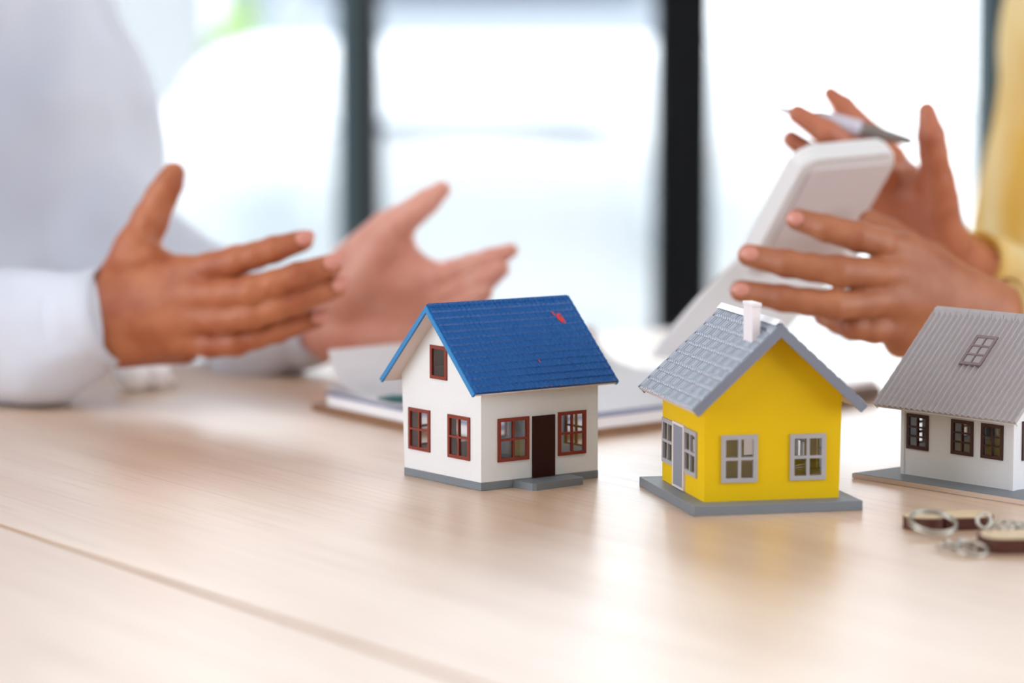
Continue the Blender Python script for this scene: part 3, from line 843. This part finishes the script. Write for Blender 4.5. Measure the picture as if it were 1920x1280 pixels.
far = hand(
    [[P(480, 625, 2.44, .028), P(622, 572, 2.385, .0235)], [P(480, 645, 2.44, .028), P(622, 622, 2.385, .0230)],
     [P(640, 545, 2.375, .021), P(812, 522, 2.345, .0135)], [P(640, 570, 2.378, .021), P(826, 556, 2.345, .0138)],
     [P(640, 600, 2.380, .021), P(818, 598, 2.350, .0135)], [P(640, 625, 2.380, .020), P(795, 636, 2.358, .0125)],
     [P(640, 630, 2.365, .017), P(790, 640, 2.350, .0130)], [P(650, 555, 2.362, .021), P(735, 445, 2.345, .0150)],
     [P(660, 500, 2.372, .020), P(728, 432, 2.350, .0160)], [P(690, 520, 2.36, .019), P(775, 520, 2.35, .014)], [P(735, 455, 2.350, .013), P(790, 520, 2.345, .012)], [P(770, 560, 2.37, .016), P(800, 600, 2.37, .016)]],
    [[P(728, 438, 2.347, .0165), P(752, 415, 2.338, .0135), P(778, 395, 2.332, .0112), P(800, 378, 2.330, .0102), P(829, 355, 2.330, .0074)],
     [P(812, 522, 2.345, .0135), P(852, 510, 2.325, .0108), P(884, 500, 2.312, .0104), P(920, 486, 2.300, .0088), P(958, 470, 2.292, .0062)],
     [P(826, 556, 2.345, .0138), P(860, 546, 2.322, .0112), P(890, 533, 2.308, .0104), P(915, 520, 2.298, .0092), P(940, 505, 2.292, .0070)],
     [P(818, 598, 2.350, .0135), P(850, 590, 2.325, .0112), P(872, 575, 2.310, .0104), P(890, 562, 2.300, .0092), P(908, 548, 2.294, .0074)],
     [P(795, 636, 2.358, .0125), P(825, 632, 2.335, .0100), P(848, 620, 2.320, .0094), P(862, 610, 2.31, .0085), P(876, 598, 2.305, .0070)]], vox=0.0018)
sh_n = (-0.53, 2.52, 0.36); el_n = (-0.50, 2.24, 0.055); sh_f = (-0.50, 2.92, 0.36); el_f = (-0.372, 2.62, 0.108)
armn = tuple(at(60, 635, 2.20)); armf = tuple(at(480, 635, 2.44))
inner = coarse([[((-.56, 2.72, -.22), .12), ((-.54, 2.72, .10), .12), ((-.53, 2.72, .30), .10), ((-.53, 2.72, .46), .055)], [(sh_n, .05), ((-.53, 2.72, .36), .07), (sh_f, .05)],
                [(sh_n, .045), (el_n, .036), (armn, .027)], [(sh_f, .045), (el_f, .036), (armf, .028)]], 0.008)
body = link('body', to_mesh('body', [near, far, inner]), M_skin_near, man, world_space=True, smooth=True)
body.data.materials.append(M_palm_m)
for i in range(len(near[1]), len(near[1]) + len(far[1])): body.data.polygons[i].material_index = 1
# nails of the near hand
for (px, py, Y, dx, dy) in ((625, 490, 2.106, 60, -20), (641, 532, 2.112, 66, -25), (601, 592, 2.129, 66, -22), (572, 445, 2.119, 54, -18)):
    a0 = at(px, py, Y); a1 = at(px + dx, py + dy, Y + 0.004)
    nail(a0, a1 - a0, Vector((0.35, -1, 0.35)), .0058, .0075, body)
sv, sq = coarse([[((-.52, 2.72, -.26), .175), ((-.50, 2.70, .0), .174), ((-.510, 2.70, .20), .166), ((-.53, 2.72, .36), .13)],
                 [(sh_n, .085), ((-.53, 2.72, .38), .10), (sh_f, .085)],
                 [(sh_n, .085), ((-.52, 2.36, .18), .068), (el_n, .056), (armn, .043), (tuple(at(150, 606, 2.182)), .0385)],
                 [(sh_f, .085), ((-.45, 2.76, .20), .072), (el_f, .056), (armf, .040), (tuple(at(560, 612, 2.41)), .036)]], 0.007, 0.035)
sv = folds(folds(sv, 0.018, 8, 3.1, (1, 1, .5)), 0.005, 24, 8.0)
sv[:, 2] = np.where((sv[:, 1] < 2.36), np.maximum(sv[:, 2], 0.003), sv[:, 2])
shirt = link('shirt', to_mesh('shirt', [(sv, sq)]), M_shirt, man, world_space=True, smooth=True)
cuff([at(120, 615, 2.186), at(150, 608, 2.183), at(185, 600, 2.18), at(214, 592, 2.176)], [.036, .036, .036, .0365], [.0385, .0392, .0392, .0385], M_shirt, shirt)
cuff([at(535, 622, 2.42), at(565, 612, 2.408), at(600, 600, 2.393)], [.033, .033, .0335], [.0362, .0368, .0360], M_shirt, shirt)

# --- woman on the right
woman = thing('person', 'woman in a mustard yellow top on the right, holding a calculator and a pen', 'person', (0.66, 2.78, FLOOR))
wn = hand(
    [[P(1990, 632, 2.12, .025), P(1872, 588, 2.085, .0205)], [P(1990, 645, 2.12, .025), P(1872, 618, 2.085, .0200)],
     [P(1845, 570, 2.078, .0190), P(1692, 468, 2.048, .0120)], [P(1845, 585, 2.076, .0190), P(1674, 512, 2.038, .0125)],
     [P(1845, 600, 2.076, .0190), P(1668, 560, 2.036, .0125)], [P(1850, 620, 2.080, .0185), P(1672, 612, 2.046, .0118)],
     [P(1845, 632, 2.085, .0165), P(1690, 636, 2.060, .0130)], [P(1840, 600, 2.09, .019), P(1720, 560, 2.06, .017)],
     [P(1835, 575, 2.10, .017), P(1745, 492, 2.115, .0140)]],
    [[P(1692, 468, 2.048, .0120), P(1650, 455, 2.034, .0106), P(1610, 444, 2.026, .0108), P(1580, 436, 2.028, .0096), P(1550, 428, 2.030, .0096), P(1494, 411, 2.040, .0080)],
     [P(1674, 512, 2.038, .0125), P(1625, 512, 2.020, .0108), P(1572, 508, 2.008, .0110), P(1520, 501, 2.010, .0096), P(1475, 494, 2.012, .0097), P(1404, 478, 2.024, .0082)],
     [P(1668, 560, 2.036, .0125), P(1618, 568, 2.020, .0106), P(1566, 571, 2.008, .0106), P(1515, 566, 2.010, .0094), P(1468, 559, 2.012, .0094), P(1389, 545, 2.024, .0080)],
     [P(1672, 612, 2.046, .0118), P(1640, 618, 2.034, .0098), P(1600, 612, 2.030, .0096), P(1570, 602, 2.044, .0086), P(1545, 592, 2.062, .0078)],
     [P(1745, 492, 2.115, .0140), P(1700, 462, 2.130, .0120), P(1668, 440, 2.138, .0112), P(1630, 415, 2.140, .0085)]])
wf_ = hand(
    [[P(1905, 575, 2.36, .028), P(1790, 485, 2.280, .0225)], [P(1890, 590, 2.36, .028), P(1765, 500, 2.280, .0220)],
     [P(1768, 450, 2.265, .020), P(1700, 335, 2.262, .0125)], [P(1755, 462, 2.265, .020), P(1668, 342, 2.250, .0128)],
     [P(1740, 475, 2.268, .020), P(1640, 360, 2.246, .0125)], [P(1725, 485, 2.270, .019), P(1618, 392, 2.250, .0120)],
     [P(1770, 450, 2.248, .0165), P(1757, 350, 2.225, .0135)], [P(1745, 430, 2.255, .018), P(1710, 370, 2.245, .015)], [P(1752, 375, 2.235, .0135), P(1712, 350, 2.250, .0125)]],
    [[P(1760, 372, 2.228, .0145), P(1757, 335, 2.218, .0132), P(1750, 285, 2.207, .0114), P(1746, 255, 2.203, .0110), P(1738, 208, 2.205, .0072)],
     [P(1700, 338, 2.262, .0125), P(1672, 295, 2.285, .0108), P(1645, 262, 2.298, .0106), P(1600, 222, 2.302, .0098), P(1582, 200, 2.302, .0092), P(1557, 175, 2.300, .0062)],
     [P(1668, 342, 2.250, .0128), P(1632, 305, 2.215, .0112), P(1598, 280, 2.190, .0112), P(1550, 250, 2.182, .0100), P(1496, 214, 2.184, .0076)],
     [P(1640, 360, 2.246, .0125), P(1605, 338, 2.222, .0108), P(1570, 320, 2.204, .0104), P(1530, 295, 2.198, .0092), P(1484, 261, 2.200, .0070)],
     [P(1618, 392, 2.250, .0120), P(1590, 378, 2.232, .0098), P(1565, 365, 2.220, .0092), P(1552, 352, 2.215, .0080), P(1542, 340, 2.212, .0070)]])
sh_n = (0.58, 2.56, 0.34); el_n = (0.60, 2.26, 0.066); sh_f = (0.60, 2.98, 0.34); el_f = (0.60, 2.66, 0.02)
armn = tuple(at(1990, 638, 2.12)); armf = tuple(at(1898, 582, 2.36))
inner = coarse([[((.70, 2.78, -.22), .11), ((.68, 2.78, .10), .10), ((.66, 2.78, .28), .09), ((.66, 2.78, .44), .05)], [(sh_n, .045), ((.66, 2.78, .33), .06), (sh_f, .045)],
                [(sh_n, .038), (el_n, .032), (armn, .024)], [(sh_f, .038), (el_f, .032), (armf, .026)]], 0.008)
body = link('body', to_mesh('body', [wn, wf_, inner]), M_skin_w, woman, world_space=True, smooth=True)
body.data.materials.append(M_palm_w)
for i in range(len(wn[1]), len(wn[1]) + len(wf_[1])): body.data.polygons[i].material_index = 1
for (px, py, Y, dx, dy) in ((1491, 408, 2.031, -56, -18), (1405, 474, 2.0145, -70, -16), (1389, 542, 2.0145, -80, -14)):
    a0 = at(px, py, Y); a1 = at(px + dx, py + dy, Y + 0.010)
    nail(a0, a1 - a0, Vector((-0.25, -1, 0.30)), .0052, .0068, body)
sv, sq = coarse([[((.65, 2.80, -.26), .185), ((.63, 2.78, .0), .180), ((.63, 2.76, .14), .170), ((.62, 2.76, .28), .152), ((.64, 2.78, .34), .12)],
                 [(sh_n, .085), ((.66, 2.78, .36), .09), (sh_f, .085)],
                 [(sh_n, .080), ((.61, 2.40, .18), .066), (el_n, .055), (armn, .040), (tuple(at(1925, 608, 2.10)), .034)],
                 [(sh_f, .080), ((.61, 2.82, .18), .068), (el_f, .056), (tuple(at(1915, 592, 2.37)), .042), (tuple(at(1850, 536, 2.325)), .033)]], 0.007, 0.03)
sv = folds(folds(sv, 0.016, 11, 13.1, (1, 1, .35)), 0.005, 30, 2.0, (1, 1, .5))
top = link('blouse', to_mesh('blouse', [(sv, sq)]), M_blouse, woman, world_space=True, smooth=True)
cuff([at(1930, 612, 2.105), at(1900, 602, 2.097), at(1874, 594, 2.09)], [.0275, .0275, .028], [.0330, .0335, .0325], M_blouse, top)
cuff([at(1862, 548, 2.335), at(1835, 522, 2.318), at(1812, 500, 2.303)], [.0285, .0285, .029], [.0325, .0330, .0322], M_blouse, top)

# ------------------------------------------------------------------ small things
# pair of little white earbuds by the cuff
for (px, py, r, lab) in ((248, 712, .0145, "small white earbud on the table beside the man's cuff, the left one"), (288, 708, .0140, "small white earbud on the table beside the man's cuff, the right one")):
    c = on_table(px, py + 22, 0)
    t = thing('earbud', lab, 'earbud', c, 0.3, "earbuds by the man's cuff")
    bm = bmesh.new(); bmesh.ops.create_uvsphere(bm, u_segments=24, v_segments=16, radius=r)
    bmesh.ops.scale(bm, vec=(1.1, 0.95, 1.0), verts=bm.verts); bmesh.ops.translate(bm, vec=(0, 0, r), verts=bm.verts)
    obj('bud', bm, M_bud, t, smooth=True)
    bm = bmesh.new(); tube(bm, [(r * .7, 0, r * .8), (r * 1.1, 0.003, r * .5), (r * 1.3, 0.012, .0036)], [.0034, .0034, .003], 12)
    obj('stem', bm, M_bud, t, smooth=True)

# keyrings at the right
def wood_tag(parent, c, rz, lx, ly, th, tilt=0.0, hole=True, zoff=0.0):
    R = Matrix.Translation(c + Vector((0, 0, zoff))) @ Matrix.Rotation(rz, 4, 'Z') @ Matrix.Rotation(tilt, 4, 'X')
    poly = []; r = min(lx, ly) * 0.42
    for cx, cy, a0 in ((lx / 2 - r, -ly / 2 + r, -90), (lx / 2 - r, ly / 2 - r, 0), (-lx / 2 + r, ly / 2 - r, 90), (-lx / 2 + r, -ly / 2 + r, 180)):
        for k in range(7):
            a = math.radians(a0 + 15 * k); poly.append((cx + r * math.cos(a), cy + r * math.sin(a)))
    hl = [(-lx / 2 + 0.006 + .0018 * math.cos(a), .0018 * math.sin(a)) for a in [2 * math.pi * k / 12 for k in range(12)]]
    bm = bmesh.new(); holed(bm, poly, [hl], lambda a, b, z: R @ Vector((a, b, z)), 0.0002, th)
    o = obj('wooden_tag', bm, M_burnt, parent, world_space=True)
    bm = bmesh.new(); k = 0.94
    holed(bm, [(a * k, b * k) for a, b in poly], [[(a, b) for a, b in hl]], lambda a, b, z: R @ Vector((a, b, z)), th + 0.00005, th + 0.0005)
    obj('tag_face', bm, M_tag, o)
    return o
def ring(bm, c, r, w, nrm=(0, 0, 1), sx=1.0, rz=0.0):
    nrm = Vector(nrm).normalized(); a = nrm.orthogonal().normalized(); b = nrm.cross(a)
    tube(bm, [c + a * math.cos(t) * r * sx + b * math.sin(t) * r for t in [2 * math.pi * k / 28 for k in range(28)]], w, 8, closed=True)
k1 = on_table(1735, 1000)
K = thing('keychain', 'keychain of two small wooden tags on a split ring, left of the pair', 'keychain', k1, 0, 'wooden keychains')
bm = bmesh.new(); c = on_table(1748, 1003); ring(bm, c + Vector((0, 0, .0066)), .0135, .0008, (0.10, -0.32, 1)); ring(bm, c + Vector((0.0004, 0, .0084)), .0132, .0008, (0.10, -0.32, 1))
obj('split_ring', bm, M_steel, K, world_space=True, smooth=True)
wood_tag(K, on_table(1733, 990) + Vector((0, 0, .0)), -0.4, .024, .020, .0070)
wood_tag(K, on_table(1806, 987) + Vector((0, 0, .0)), 0.15, .034, .026, .0070)
bm = bmesh.new()
for i in range(4):
    ring(bm, on_table(1772 + i * 13, 1022 - i * 1.5, .003 + .0012 * (i % 2)), .0045, .0009, (0.6 if i % 2 else 0, 0.3, 1))
obj('chain_link', bm, M_steel, K, world_space=True, smooth=True)
bm = bmesh.new()
ring(bm, on_table(1845, 976, .009), .0042, .0010, (0.3, -1, 0.3))
obj('clasp', bm, M_steel, K, world_space=True, smooth=True)
k2 = on_table(1890, 1030)
K = thing('keychain', 'keychain with a large oval wooden tag and steel chain, at the right edge', 'keychain', k2, 0, 'wooden keychains')
wood_tag(K, on_table(1935, 1030), 0.06, .060, .030, .0082)
for i in range(9):
    bm = bmesh.new(); p = on_table(1862 + i * 9, 991 - 2 * (i % 3), .0030 + .0012 * (i % 2))
    ring(bm, p, .0034, .0009, (0, 0.2, 1) if i % 2 else (0.2, -1, 0.5)); obj('chain_link', bm, M_steel, K, world_space=True, smooth=True)
bm = bmesh.new(); ring(bm, on_table(1822, 1028, .004), .0085, .0010, (0.1, -0.3, 1)); obj('split_ring', bm, M_steel, K, world_space=True, smooth=True)
